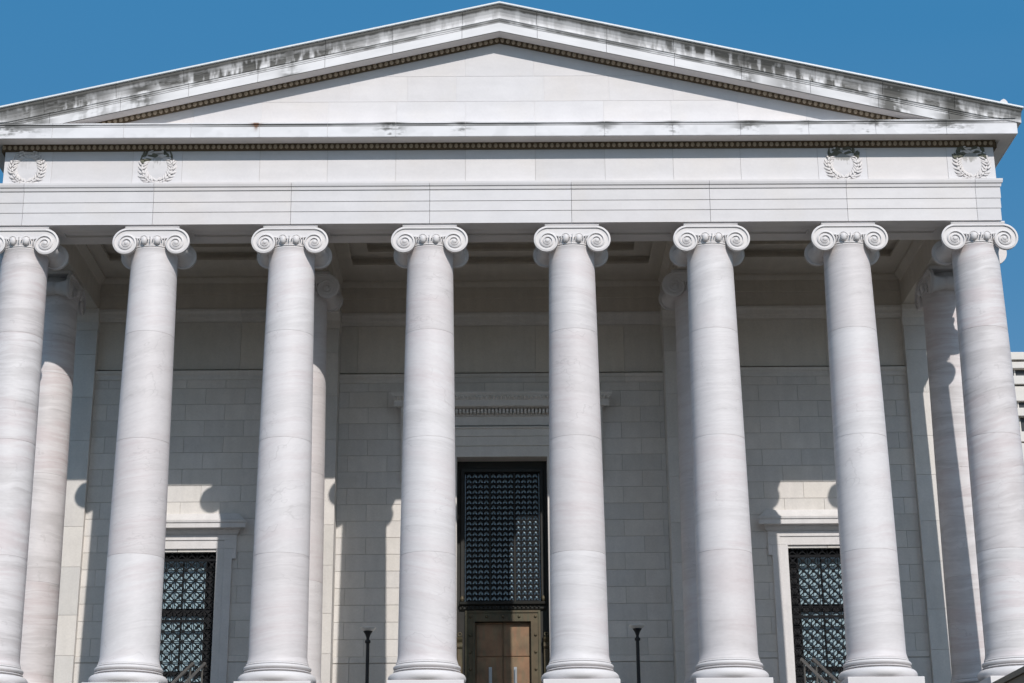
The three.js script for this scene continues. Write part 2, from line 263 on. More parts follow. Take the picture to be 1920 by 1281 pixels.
function makeColumn(matOf, corner, capMat = M.cap) {                // corner: -1 / 1 adds scrolls on the outer flank, 0 none
  const c = new THREE.Group();
  const y = (v) => v - FL;
  const add = (name, geos, mat, parent = c, opt = {}) => { let gs = (Array.isArray(geos) ? geos : [geos]).map(flat), g = gs.length > 1 ? mergeGeometries(gs) : gs[0]; if (!opt.keepUV) boxUV(g, opt.ou || 0, opt.ov || 0); const m = new THREE.Mesh(g, mat); m.name = name; parent.add(m); return m; };
  // plinth with chamfered top
  const pl = new THREE.ExtrudeGeometry(rect(-0.905, 0.905, -0.905, 0.905), { depth: y(PT) - 0.012, bevelEnabled: true, bevelSize: 0.012, bevelThickness: 0.012, bevelOffset: -0.012, bevelSegments: 2 }); pl.rotateX(-Math.PI / 2); add('plinth', pl, matOf('plinth'));
  // base: big torus, scotia between fillets, small torus
  const base = [[0.55, PT + 0.001], [0.86, PT + 0.001]];
  for (let i = 0; i <= 10; i++) { const a = -Math.PI / 2 + Math.PI * i / 10; base.push([0.815 + 0.125 * Math.cos(a), PT + 0.128 + 0.125 * Math.sin(a)]); }
  base.push([0.735, PT + 0.258], [0.725, PT + 0.275], [0.735, PT + 0.290], [0.808, PT + 0.292], [0.812, PT + 0.300], [0.808, PT + 0.312], [0.735, PT + 0.314], [0.725, PT + 0.328], [0.735, PT + 0.343]);
  for (let i = 0; i <= 8; i++) { const a = -Math.PI / 2 + Math.PI * i / 8; base.push([0.77 + 0.047 * Math.cos(a), PT + 0.392 + 0.047 * Math.sin(a)]); }
  base.push([0.728, PT + 0.441], [0.728, PT + 0.452], [0.755, PT + 0.454], [0.755, PT + 0.49], [0.55, PT + 0.49]);
  const bl = lathe(base.map(([r, v]) => [r, y(v)]), 56); add('base', bl, matOf('base'));
  // shaft in four drums with entasis
  const s0 = PT + 0.49, s1 = 16.935, cuts = [s0, 8.93, 11.84, 14.66, s1];
  const rad = (v) => { const t = (v - s0) / (s1 - s0); let r = 0.708 - 0.118 * Math.pow(t, 1.35); if (v - s0 < 0.22) r += 0.045 * (1 - (v - s0) / 0.22) ** 2; if (s1 - v < 0.16) r += 0.03 * (1 - (s1 - v) / 0.16) ** 2; return r; };
  for (let d = 0; d < 4; d++) {
    const a = cuts[d], b = cuts[d + 1], pr = [[rad(a) - 0.008, y(a) + 0.001], [rad(a), y(a) + 0.008]]; const n = 9;
    for (let i = 1; i < n; i++) { const v = a + (b - a) * i / n; pr.push([rad(v), y(v)]); }
    if (d === 0) for (const e of [0.03, 0.07, 0.12, 0.18]) pr.push([rad(a + e), y(a + e)]);
    if (d === 3) for (const e of [0.02, 0.05, 0.09, 0.13]) pr.push([rad(b - e), y(b - e)]);
    pr.push([rad(b), y(b) - 0.008], [rad(b) - 0.008, y(b) - 0.001]); pr.sort((p, q) => p[1] - q[1]);
    const g = lathe(pr, 64), uv = g.attributes.uv, p = g.attributes.position; for (let i = 0; i < uv.count; i++) { const u0 = uv.getX(i), tl = 0.06 * Math.sin(91.7 * (matOf('phase') + 0.31 * d)); uv.setXY(i, u0 + 0.37 * d + matOf('phase'), (p.getY(i) * (1 + 0.35 * Math.sin(17 * matOf('phase') + 2.3 * d)) + 1.7 * d) / 2.9 + 0.61 * matOf('phase') + tl * Math.sin(2 * Math.PI * u0 + 3.1 * d)); }
    add('drum', g, matOf('drum', d), c, { keepUV: true });
  }
  const cap = new THREE.Group(); cap.name = 'capital'; c.add(cap);
  add('abacus', run([[-0.52, y(17.478)], [0.50, y(17.478)], [0.525, y(17.51)], [0.535, y(17.545)], [0.52, y(AR)], [-0.52, y(AR)]], -0.70, 0.70, { ex0: 0.0, ex1: 0.0 }), capMat, cap);
  const faces = [[0.60, 1], [0.60, -1]].map(([z, d]) => voluteFace(z, d));
  for (const f of faces) { for (const v of f.volutes) add('volute', v, capMat, cap); add('volute_channel', f.channel, capMat, cap); }
  for (const s of [-1, 1]) if (s !== corner) {      // bolsters between front and back scrolls, waisted with a banded middle
    const pr = []; for (let i = 0; i <= 24; i++) { const t = -0.52 + 1.04 * i / 24, u = Math.abs(t) / 0.52; let r = 0.165 + 0.11 * Math.pow(u, 2.6); if (Math.abs(t) < 0.09) r += 0.022; if (Math.abs(Math.abs(t) - 0.30) < 0.03) r += 0.012; pr.push([r, t]); }
    const b = lathe(pr, 24); b.rotateX(Math.PI / 2); b.translate(s * 0.655, y(17.06), 0); add('bolster', b, capMat, cap);
  }
  if (corner) { const f = voluteFace(0.62, 1); for (const v of f.volutes.slice(corner > 0 ? 1 : 0, corner > 0 ? 2 : 1)) add('volute', v.map((g) => g.rotateY(corner * Math.PI / 2)), capMat, cap); }
  add('bell', lathe([[0.3, y(16.95)], [0.60, y(16.95)], [0.61, y(17.02)], [0.66, y(17.12)], [0.56, y(17.22)], [0.46, y(17.26)], [0.46, y(17.47)], [0.3, y(17.47)]], 40), capMat, cap);
  const eggs = []; for (let i = 0; i < 12; i++) { const a = (i + 0.5) / 12 * Math.PI * 2, e = new THREE.SphereGeometry(0.09, 10, 8); e.scale(0.95, 1.25, 0.8); e.translate(0, y(17.105), 0.655); e.rotateY(a); eggs.push(e); const dt = new THREE.ConeGeometry(0.025, 0.17, 6); dt.rotateX(Math.PI); dt.translate(0, y(17.1), 0.70); dt.rotateY(a + Math.PI / 12); eggs.push(dt); const sh = new THREE.TorusGeometry(0.115, 0.016, 6, 14, Math.PI); sh.scale(1, 1.1, 1); sh.rotateX(Math.PI); sh.rotateX(Math.PI); sh.translate(0, y(17.11), 0.68); sh.rotateY(a); eggs.push(sh); }
  add('egg_band', eggs, capMat, cap);
  const t1 = new THREE.TorusGeometry(0.607, 0.024, 8, 48); t1.rotateX(Math.PI / 2); t1.translate(0, y(16.975), 0); const t2 = new THREE.TorusGeometry(0.600, 0.018, 8, 48); t2.rotateX(Math.PI / 2); t2.translate(0, y(16.932), 0);
  add('neck_ring', [t1, t2], capMat, cap);
  return c;
}
{
  const phase = [0.1, 0.33, 0.52, 0.71, 0.07, 0.24, 0.86, 0.45];
  const dm = [[2, 2, 2, 2], [0, 1, 0, 0], [0, 1, 0, 3], [1, 1, 3, 1], [3, 0, 1, 3], [3, 3, 0, 3], [3, 0, 3, 0], [2, 2, 2, 2]];
  const mats = (i, second) => { const ph = phase[i] + (second ? 0.41 : 0); return (k, d) => (k === 'phase' ? ph : k === 'drum' ? drumMat[second ? (i === 0 || i === 7 ? 2 : 0) : dm[i][d]][(i * 5 + d * 2 + (d >> 1) + (second ? 1 : 0)) % 3] : M.cap); };
  const labels = [
    'pink banded marble column at the left corner, cut off by the photo edge', 'smooth marble column second from the left, hiding half of the left window',
    'marble column third from the left, right of the left window', 'marble column just left of the bronze entrance door',
    'marble column just right of the bronze entrance door', 'marble column third from the right, left of the right window',
    'smooth marble column second from the right, hiding half of the right window', 'pink banded marble column at the right corner, sky behind it'];
  COLX.forEach((x, i) => {
    const c = makeColumn(mats(i, false), i === 0 ? -1 : i === 7 ? 1 : 0); c.name = numbered('ionic_column'); c.position.set(x, FL, 0);
    c.userData = { label: labels[i], category: 'column', kind: 'thing', group: 'front row of Ionic columns' }; scene.add(c);
  });
  const back = [[0, 'shaded marble column behind the left corner column'], [2, 'marble column behind the third front column, left of the doorway'], [5, 'marble column behind the sixth front column, right of the doorway'], [7, 'dark shaded banded column behind the right corner column']];
  for (const [i, l] of back) {
    const c = makeColumn(mats(i, true), 0); c.name = numbered('ionic_column'); c.position.set(COLX[i], FL, Z2); if (i === 0 || i === 7) c.rotation.y = Math.PI / 2 * (i ? 1 : -1);
    c.userData = { label: l, category: 'column', kind: 'thing', group: 'second row of Ionic columns' }; scene.add(c);
  }
}

// ---------------------------------------------------------------- entablature
{
  const e = thing('entablature', 'white marble beam with frieze and wreaths resting on the columns', 'entablature', [0, AR, 0]);
  const XE = 13.0, aj = [-XE, ...COLX, XE];
  const archProf = (z0) => [[z0, AR], [ZF, AR], [ZF, 17.912], [ZF + 0.015, 17.914], [ZF + 0.015, 18.188], [ZF + 0.030, 18.19], [ZF + 0.030, 18.5], [ZF + 0.055, 18.502], [ZF + 0.065, 18.575], [ZF + 0.092, 18.60], [ZF + 0.105, 18.66], [ZF + 0.105, 18.712], [z0, 18.714]];
  for (let i = 0; i < aj.length - 1; i++) {
    const end0 = i === 0, end1 = i === aj.length - 2;
    part('architrave_block', run(archProf(0.16), aj[i] + (end0 ? 0 : G), aj[i + 1] - (end1 ? 0 : G), { ex0: end0 ? 1 : 0, ex1: end1 ? 1 : 0, zRef: ZF }), pick(M.marble), e);
  }
  part('architrave_core', box(-12.85, 12.85, AR + 0.05, 18.70, ZI + 0.06, 0.17), M.pointing, e);
  // underside: recessed panel between columns with a frame, and the inner beam face
  for (let i = 0; i < 7; i++) {
    const a = COLX[i] + 0.74, b = COLX[i + 1] - 0.74;
    part('soffit_panel', ring(a - 0.03, b + 0.03, ZI, 0.155, a + 0.22, b - 0.22, -0.28, 0.02, AR, AR + 0.09), M.soffit, e);
    part('soffit_panel', [box(a, b, AR + 0.06, AR + 0.10, -0.6, 0.12)], M.soffit, e);
  }
  for (const x of COLX) part('soffit_block', box(x - 0.705, x + 0.705, AR + 0.004, AR + 0.09, ZI, 0.155), M.soffit, e);
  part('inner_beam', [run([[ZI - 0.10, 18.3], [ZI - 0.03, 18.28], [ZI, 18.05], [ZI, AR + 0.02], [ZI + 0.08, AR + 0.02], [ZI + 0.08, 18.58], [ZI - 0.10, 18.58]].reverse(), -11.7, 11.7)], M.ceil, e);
  // frieze blocks, wreath blocks over the two outer columns of either side
  const fj = [-XE + 0.02, -11.73, -9.62, -8.33, -6.3, -4.53, -2.74, -0.915, 0.915, 2.74, 4.53, 6.3, 8.33, 9.62, 11.73, XE - 0.02];
  const WK = { 0: [-12.37, 0.25], 2: [-8.98, 0.75], 12: [8.99, 1], 14: [12.37, 0.9] };
  for (let i = 0; i < fj.length - 1; i++) {
    const g = stone(fj[i] + 0.0035, fj[i + 1] - 0.0035, 18.716, 19.67, 0.1, FZ, 0.003);
    if (!WK[i]) { part('frieze_block', g, pick(M.marble), e); continue; }
    const [wx, k] = WK[i], n1 = fbm(700 + i, 10, 6, 5), n2 = fbm(760 + i, 40, 5, 3);          // lichen and soot that has grown round the top of the wreath
    const map = tex(256, 256, (u, v) => { const dx = (u - 0.5) * 1.4, dy = v - 0.80, q = 1.15 - Math.hypot(dx / 0.34, dy / 0.26) + 1.5 * (n1(u, v) - 0.5) + 0.9 * (n2(u, v * 0.4) - 0.5), s = 0.62 * k * sstep(0.25, 0.75, q); const t = 0.9 + 0.2 * (nA(u, v) - 0.5); return mixc([t, t, t], [0.16, 0.16, 0.115], s); });
    const b = part('frieze_block', g, std({ map, color: rgb(0.765, 0.742, 0.748), roughness: 0.65 }), e), p = b.geometry.attributes.position, uv = b.geometry.attributes.uv;
    for (let j = 0; j < p.count; j++) uv.setXY(j, (p.getX(j) - wx) / 1.4 + 0.5, (p.getY(j) + AR - 18.716) / 0.954);
  }
  part('frieze_core', box(-12.93, 12.93, 18.70, 19.95, ZI + 0.1, FZ - 0.013), M.mortar, e);
  // flanks: plain marble returns running back to the wall
  for (const s of [-1, 1]) {
    const X = (a, b) => (s > 0 ? [a, b] : [-b, -a]);
    for (const [za, zb] of [[-3.33, -0.02], [-6.8, -3.34]]) {
      part('architrave_block', [box(...X(12.36, 12.99), AR + 0.001, 18.15, za, zb + (za > -4 ? 0.6 : 0)), box(...X(12.36, 13.03), 18.15, 18.5, za, zb + (za > -4 ? 0.6 : 0)), box(...X(12.36, 13.10), 18.5, 18.714, za, zb + (za > -4 ? 0.6 : 0))].map((g) => { g.translate(0, 0, za > -4 ? -0.62 : -0.62); return g; }), pick(M.marble), e);
      part('frieze_block', box(...X(12.5, 12.965), 18.716, 19.67, za - 0.62, zb - 0.05), pick(M.marble), e);
    }
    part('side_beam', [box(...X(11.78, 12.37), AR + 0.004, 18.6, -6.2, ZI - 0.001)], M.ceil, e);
  }
  // wreaths
  const leafG = (L, W) => { const g = new THREE.SphereGeometry(1, 7, 5); g.scale(W, L, 0.015); return g; };
  for (const [wx, k] of [[-12.37, 0], [-8.98, 0.35], [8.99, 0.65], [12.37, 0.5]]) {
    const rw = rng(Math.round(900 + wx * 10)), clean = [], dark = [];
    for (let i = 0; i < 26; i++) for (let q = 0; q < 3; q++) {
      const s = i % 2 ? 1 : -1, t = (Math.floor(i / 2) + 0.5 + (rw() - 0.5) * 0.5) / 13, a = Math.PI * (0.985 - 0.95 * t) ;           // angle from the top, branches rise from the foot
      const rad = 0.385 + (q - 1) * 0.075, g = leafG(0.085 + 0.02 * rw(), 0.030 + 0.008 * rw()), X = Math.sin(a) * s * rad, Y = Math.cos(a) * rad;
      g.rotateX(-0.15 - 0.15 * rw()); g.rotateZ(s * (-(a) + Math.PI / 2) + s * ((q - 1) * -0.65 + (rw() - 0.5) * 0.4) + (s > 0 ? Math.PI / 2 : Math.PI / 2) - Math.PI / 2 * (s > 0 ? 1 : 1));
      g.translate(wx + X, 19.20 + Y * 1.13, FZ + 0.008 + 0.012 * rw());
      const dk = Y > 0.08 + 0.14 * rw() && rw() < k; (dk ? dark : clean).push(g); if (dk) { const h = g.clone(); h.translate(-wx, -19.2, 0); h.rotateZ((rw() - 0.5) * 0.35); h.scale(1.05, 1.05, 1); h.translate(wx, 19.2, 0.004); dark.push(h); }
    }
    const hoop = new THREE.TorusGeometry(0.385, 0.03, 6, 40); hoop.scale(1, 1.13, 0.4); hoop.translate(wx, 19.20, FZ + 0.004); clean.push(hoop);
    const w = part('wreath', clean, M.marble[2], e, { label: 'carved laurel wreath in relief' });
    if (dark.length) part('mossy_leaves', dark, M.moss, w);
  }
  // bed moulding: egg course and cornice
  part('bed_moulding', [run([[0.3, 19.66], [0.575, 19.66], [0.60, 19.70], [0.64, 19.72], [0.655, 19.78], [0.70, 19.82], [0.3, 19.82]], -13.02, 13.02)], M.bedBrown, e);
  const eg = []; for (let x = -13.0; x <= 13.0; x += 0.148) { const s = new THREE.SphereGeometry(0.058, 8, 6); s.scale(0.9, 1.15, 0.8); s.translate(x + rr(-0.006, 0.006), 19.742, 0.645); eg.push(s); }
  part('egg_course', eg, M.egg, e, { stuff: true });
}
// horizontal cornice + pediment
const CJ = [-11.65, -9.8, -8.05, -6.27, -4.5, -2.72, -0.91, 0.91, 2.72, 4.5, 6.27, 8.05, 9.8, 11.65];
function alongUV(m, lift, v0, v1) { const g = m.geometry, p = g.attributes.position, uv = g.attributes.uv, o = origin(m.parent); for (let i = 0; i < p.count; i++) { const x = p.getX(i) + o.x; uv.setXY(i, (x + 13.7) / 27.4, (p.getY(i) + o.y + lift * Math.abs(x) - v0) / (v1 - v0)); } return m; }
{
  const e = thing('cornice', 'white horizontal cornice with dark soot spots under the pediment', 'cornice', [0, 19.8, 0]);
  const soff = 0.7, cp = [[0.2, 19.83], [soff, 19.83], [soff + 0.015, 19.812], [1.035, 19.812], [1.045, 19.800], [1.066, 19.800], [1.076, 19.812], [1.076, 20.105], [1.085, 20.12], [1.085, 20.135], [1.068, 20.15], [1.068, 20.165], [1.10, 20.18], [1.10, 20.212], [0.55, 20.26], [0.2, 20.26]];
  const j = [-13.0, ...CJ, 13.0];
  for (let i = 0; i < j.length - 1; i++) { const a = i === 0, b = i === j.length - 2; alongUV(part('cornice_block', run(cp, j[i] + (a ? 0 : G), j[i + 1] - (b ? 0 : G), { ex0: a ? 1 : 0, ex1: b ? 1 : 0, zRef: 0.576 }), M.corona, e), 0, 19.8, 20.215); }
  part('cornice_soffit', run([[0.70, 19.805], [1.03, 19.805], [1.03, 19.815], [0.70, 19.815]], -13.03, 13.03, { ex0: 1, ex1: 1, zRef: 0.576 }), M.underside, e);
  part('cornice_core', box(-12.95, 12.95, 19.84, 20.2, 0.1, 1.055), M.pointing, e);
  for (const s of [-1, 1]) {                         // returns along the flanks
    const g = run(cp, -0.02, 7.0, { ex0: 0 }); const r = (q) => { q.rotateY(s * Math.PI / 2); q.translate(s * 12.424, 0, 0.0); return q; };
    const len = run(cp, 0, 7.4, { ex0: s > 0 ? 1 : 0, ex1: s > 0 ? 0 : 1, zRef: 0.576 });
    // run goes along x; turn it to run along z behind the mitre
    const q = s > 0 ? run(cp, -0.576 + 0.0, 7.4, { ex0: 1, zRef: 0.576 }) : run(cp, -7.4, 0.576, { ex1: 1, zRef: 0.576 });
    part('cornice_block', r(q), M.marble[2], e);
    part('bed_moulding', (() => { const b = box(12.9, 13.08, 19.66, 19.82, -7, 0.55); if (s < 0) b.translate(-25.98, 0, 0); return b; })(), M.bedBrown, e);
  }
}
{
  const e = thing('pediment', 'white triangular gable of marble slabs with soot streaked raking cornice', 'pediment', [0, 20.2, 0]);
  const lift = (x) => -SL * Math.abs(x), TZ = 0.576;
  // tympanum slabs
  const topY = (x) => 22.86 + lift(x);
  const rows = [[20.2, 21.06, [-11, -9.9, -8.1, -6.3, -4.55, -2.74, -0.915, 0.915, 2.74, 4.53, 6.3, 8.1, 9.9, 11]], [21.06, 21.80, [-8.1, -6.2, -4.0, -2.46, -1.17, 1.17, 2.9, 4.6, 6.3, 8.1]], [21.80, 23, [-5.4, -2.85, -0.93, 0.90, 2.85, 5.4]]];
  for (const [y0, y1, js] of rows) for (let i = 0; i < js.length - 1; i++) {
    const a = js[i] + 0.002, b = js[i + 1] - 0.002, ys = y0 + 0.002, ye = y1 - 0.002; let poly = [];
    const pts = []; const xs = [a, b]; if (a < 0 && b > 0) xs.push(0); const xc = (22.86 - ye) / SL; for (const s of [-xc, xc]) if (s > a && s < b) xs.push(s); const xb = (22.86 - ys) / SL; for (const s of [-xb, xb]) if (s > a && s < b) xs.push(s); xs.sort((p, q) => p - q);
    const lo = xs.filter((x) => topY(x) >= ys - 1e-6); if (lo.length < 2) continue;
    poly.push([lo[0], ys], [lo[lo.length - 1], ys]); for (let k = lo.length - 1; k >= 0; k--) { const yt = Math.min(ye, topY(lo[k])); if (yt > ys + 1e-4) poly.push([lo[k], yt]); }
    if (poly.length < 3) continue;
    part('tympanum_slab', prism(poly, 0.3, TZ, 0.003), pick(M.marble), e);
  }
  const core = new THREE.Shape(); core.moveTo(-12.6, 20.1); core.lineTo(12.6, 20.1); core.lineTo(0, 20.1 + 12.6 * SL); core.closePath(); const cg = new THREE.ExtrudeGeometry(core, { depth: 0.4, bevelEnabled: false }); cg.translate(0, 0, TZ - 0.407); part('tympanum_core', cg, M.pointing, e);
  // raking cornice: corona + mouldings + sima, in blocks with joints
  const D = 22.885, cor = [[0.3, D + 0.02], [0.72, D + 0.02], [0.735, D + 0.006], [1.04, D + 0.006], [1.05, D - 0.004], [1.068, D - 0.004], [1.076, D + 0.006], [1.076, D + 0.245], [1.09, D + 0.258], [1.09, D + 0.285], [1.105, D + 0.30], [1.115, D + 0.34], [1.135, D + 0.35], [1.135, D + 0.375], [0.3, D + 0.38]];
  const sim = [[0.3, D + 0.382], [1.105, D + 0.382], [1.105, D + 0.40], [1.112, D + 0.45], [1.14, D + 0.53], [1.185, D + 0.60], [1.225, D + 0.655], [1.24, D + 0.70], [1.24, D + 0.715], [0.3, D + 0.72]];
  const lipP = [[0.2, D + 0.722], [1.265, D + 0.722], [1.285, D + 0.735], [1.285, D + 0.775], [1.26, D + 0.792], [0.2, D + 0.80]];
  const sides = [[-1, [...CJ.filter((x) => x < 0), -0.0001]], [1, [0.0001, ...CJ.filter((x) => x > 0)]]];
  const jr = [0.0, 1.0, 2.83, 4.62, 6.37, 8.17, 9.93, 11.75], js = [0.0, 0.98, 2.85, 4.6, 6.45, 8.3, 10.05, 11.9, 13.62];
  for (const s of [-1, 1]) {
    const span = (a, b) => (s > 0 ? [a + (a ? G : 0), b - G] : [-b + G, -a - (a ? G : 0)]);
    for (let i = 0; i < jr.length; i++) { const b = i + 1 < jr.length ? jr[i + 1] : 13.48; alongUV(part('raking_block', run(cor, ...span(jr[i], b), { seg: 5, lift, minY: 20.222 }), M.rake, e), SL, D, D + 0.72); }
    for (let i = 0; i < js.length - 1; i++) alongUV(part('sima_block', run(sim, ...span(js[i], js[i + 1]), { seg: 2, lift }), M.rake, e), SL, D, D + 0.72);
    part('raking_soffit', run([[0.73, D + 0.0005], [1.035, D + 0.0005], [1.035, D + 0.012], [0.73, D + 0.012]], ...(s > 0 ? [0, 11.45] : [-11.45, 0]), { lift, minY: 20.2, seg: 6 }), M.underside, e);
    part('coping_strip', run(lipP, ...(s > 0 ? [0, 13.66] : [-13.66, 0]), { lift }), M.lip, e);
    part('raking_bed_moulding', run([[0.4, D - 0.11], [0.60, D - 0.11], [0.62, D - 0.06], [0.66, D - 0.05], [0.68, D + 0.0], [0.725, D + 0.03], [0.4, D + 0.03]], ...(s > 0 ? [0, 11.9] : [-11.9, 0]), { lift, minY: 20.2, seg: 8 }), M.bedBrown, e);
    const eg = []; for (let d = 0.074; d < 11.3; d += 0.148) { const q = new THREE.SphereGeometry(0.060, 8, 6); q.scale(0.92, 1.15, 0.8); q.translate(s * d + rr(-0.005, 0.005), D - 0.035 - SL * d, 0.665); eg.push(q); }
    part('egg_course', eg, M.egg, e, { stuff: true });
    // sima turning the corner along the eaves
    part('sima_block', (() => { const g = box(12.9, 13.61, D + 0.382 - SL * 13.5, D + 0.70 - SL * 13.6, -7.2, 1.07); if (s < 0) g.translate(-26.51, 0, 0); return g; })(), M.marble[1], e);
  }
  // small antefix near the right end of the slope
  const af = new THREE.Shape(); af.moveTo(-0.10, 0); af.lineTo(0.10, 0); af.quadraticCurveTo(0.13, 0.10, 0.02, 0.17); af.quadraticCurveTo(-0.12, 0.12, -0.10, 0); const ag = new THREE.ExtrudeGeometry(af, { depth: 0.12, bevelEnabled: true, bevelSize: 0.01, bevelThickness: 0.01, bevelSegments: 1 }); ag.translate(13.2, D + 0.79 - SL * 13.2, 1.0); part('antefix', ag, M.marble[2], e);
  const roof = []; for (const s of [-1, 1]) { roof.push(run([[-9, D + 0.55], [0.28, D + 0.55], [0.28, D + 0.74], [-9, D + 0.74]], ...(s > 0 ? [0, 13.6] : [-13.6, 0]), { lift })); } part('roof', roof, M.roof, e);
}

// ---------------------------------------------------------------- porch ceiling
{
  const c = thing('porch_ceiling', 'coffered stone ceiling behind the columns, shade partly put into its colour', 'ceiling', [0, 18.6, -3.4]);
  const Y = 18.58;
  const bays = [[-11.78, -6.04, ZS], [-4.84, 4.84, ZC], [6.04, 11.78, ZS]];
  for (const [a, b, zw] of bays) {
    const g = sub('coffer', c, [(a + b) / 2, Y, -3.4]);
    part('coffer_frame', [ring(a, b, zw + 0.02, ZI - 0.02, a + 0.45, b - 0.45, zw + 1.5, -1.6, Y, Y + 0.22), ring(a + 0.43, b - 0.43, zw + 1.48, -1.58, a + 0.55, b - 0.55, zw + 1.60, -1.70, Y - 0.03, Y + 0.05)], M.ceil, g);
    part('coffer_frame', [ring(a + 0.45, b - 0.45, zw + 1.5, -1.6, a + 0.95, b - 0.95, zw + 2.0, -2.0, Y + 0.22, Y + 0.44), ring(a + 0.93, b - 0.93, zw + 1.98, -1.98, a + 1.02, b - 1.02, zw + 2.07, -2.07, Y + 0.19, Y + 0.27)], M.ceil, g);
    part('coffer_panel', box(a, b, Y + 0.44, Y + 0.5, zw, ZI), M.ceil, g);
    // entablature band along the wall under the coffers
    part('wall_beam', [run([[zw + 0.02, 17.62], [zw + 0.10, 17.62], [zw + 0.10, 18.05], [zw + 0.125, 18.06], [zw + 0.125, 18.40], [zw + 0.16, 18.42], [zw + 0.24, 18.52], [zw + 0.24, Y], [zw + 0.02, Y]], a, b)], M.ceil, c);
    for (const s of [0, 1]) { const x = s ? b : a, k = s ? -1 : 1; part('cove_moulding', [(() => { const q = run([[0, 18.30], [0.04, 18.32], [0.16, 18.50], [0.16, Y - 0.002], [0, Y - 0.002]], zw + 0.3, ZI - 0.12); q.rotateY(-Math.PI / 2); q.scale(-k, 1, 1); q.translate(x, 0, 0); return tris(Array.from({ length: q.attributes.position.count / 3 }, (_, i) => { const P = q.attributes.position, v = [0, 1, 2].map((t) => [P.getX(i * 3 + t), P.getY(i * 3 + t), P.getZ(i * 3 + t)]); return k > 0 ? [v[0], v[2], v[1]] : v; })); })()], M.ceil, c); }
  }
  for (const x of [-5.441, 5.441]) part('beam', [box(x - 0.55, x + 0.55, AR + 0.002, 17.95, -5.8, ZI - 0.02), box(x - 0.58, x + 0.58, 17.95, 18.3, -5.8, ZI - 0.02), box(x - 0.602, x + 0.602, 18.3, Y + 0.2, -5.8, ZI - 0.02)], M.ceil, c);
}

// ---------------------------------------------------------------- porch wall in three bays, pilasters between
const COURSES = (() => { const a = []; let y = 7.485; const h = (15.195 - 7.485) / 16; for (let i = 0; i < 16; i++) { a.push([y, y + h]); y += h; } a.push([15.195, 15.455]); return a; })();
function wallBay(name, label, x0, x1, z, opens, j0) {
  const w = thing(name, label, 'wall', [(x0 + x1) / 2, FL, z]);
  part('wall_core', [plate(x0, x1, FL - 0.02, 15.70, opens.map((o) => o.slice(0, 4)), z - 0.75, z - 0.016), box(x0, x1, 15.70, 18.6, z - 0.75, z - 0.26)], M.mortar, w);
  const fill = (y0, y1, js, zf, mats, nm, bev) => {
    let iv = [[x0, x1]]; const ym = (y0 + y1) / 2;
    for (const o of opens) if (ym > o[2] - 0.02 && ym < o[3] + 0.02) { const nx = []; for (const [a, b] of iv) { if (o[1] <= a || o[0] >= b) nx.push([a, b]); else { if (o[0] > a) nx.push([a, o[0]]); if (o[1] < b) nx.push([o[1], b]); } } iv = nx; }
    for (const [a, b] of iv) { const cut = [a, ...js.filter((x) => x > a + 0.12 && x < b - 0.12), b]; for (let i = 0; i < cut.length - 1; i++) part(nm, stone(cut[i] + G, cut[i + 1] - G, y0 + G, y1 - G, z - 0.15, zf, bev), pick(mats), w); }
  };
  const joints = (o, l) => { const a = []; for (let x = j0 + o - 20; x < x1; x += l) if (x > x0) a.push(x); return a; };
  COURSES.forEach(([y0, y1], i) => fill(y0, y1, joints(i % 2 ? 0 : 0.566, 1.132), z, M.lime, 'stone', 0.005));
  fill(FL, 7.30, joints(0.2, 2.26), z + 0.012, M.lime, 'dado_slab', 0.006);
  fill(7.30, 7.485, joints(0.2, 2.26), z + 0.035, M.lime, 'dado_cap', 0.012);
  for (const [nm, prof, mats] of [
    ['string_course', [[z - 0.1, 15.455], [z + 0.006, 15.455], [z + 0.02, 15.50], [z + 0.02, 15.60], [z + 0.055, 15.63], [z + 0.085, 15.69], [z + 0.085, 15.715], [z - 0.25, 15.72]], M.lime],
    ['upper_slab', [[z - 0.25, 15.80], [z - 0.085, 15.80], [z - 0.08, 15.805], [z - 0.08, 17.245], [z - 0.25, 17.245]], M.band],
    ['crown_moulding', [[z - 0.25, 17.25], [z + 0.02, 17.25], [z + 0.03, 17.33], [z + 0.075, 17.36], [z + 0.095, 17.47], [z + 0.14, 17.52], [z + 0.14, 17.60], [z - 0.25, 17.605]], M.lime]]) {
    const cut = [x0, ...joints(0.35, 2.62), x1]; for (let i = 0; i < cut.length - 1; i++) if (cut[i + 1] - cut[i] > 0.05) part(nm, run(prof, cut[i] + G * 0.7, cut[i + 1] - G * 0.7), pick(mats), w);
  }
  return w;
}
const WX = 9.01, WO = 0.985, WT = 10.46;
wallBay('porch_wall', 'grey limestone wall behind the left columns, around the left window', -11.78, -6.14, ZS, [[-WX - WO - 0.01, -WX + WO + 0.01, 6.0, WT]], -8.93);
wallBay('porch_wall', 'grey limestone wall in the middle bay, around the bronze entrance', -4.74, 4.74, ZC, [[-2.30, 2.30, FL + 0.001, 14.5]], -0.3);
wallBay('porch_wall', 'grey limestone wall behind the right columns, around the right window', 6.14, 11.78, ZS, [[WX - WO - 0.01, WX + WO + 0.01, 6.0, WT]], 8.2);
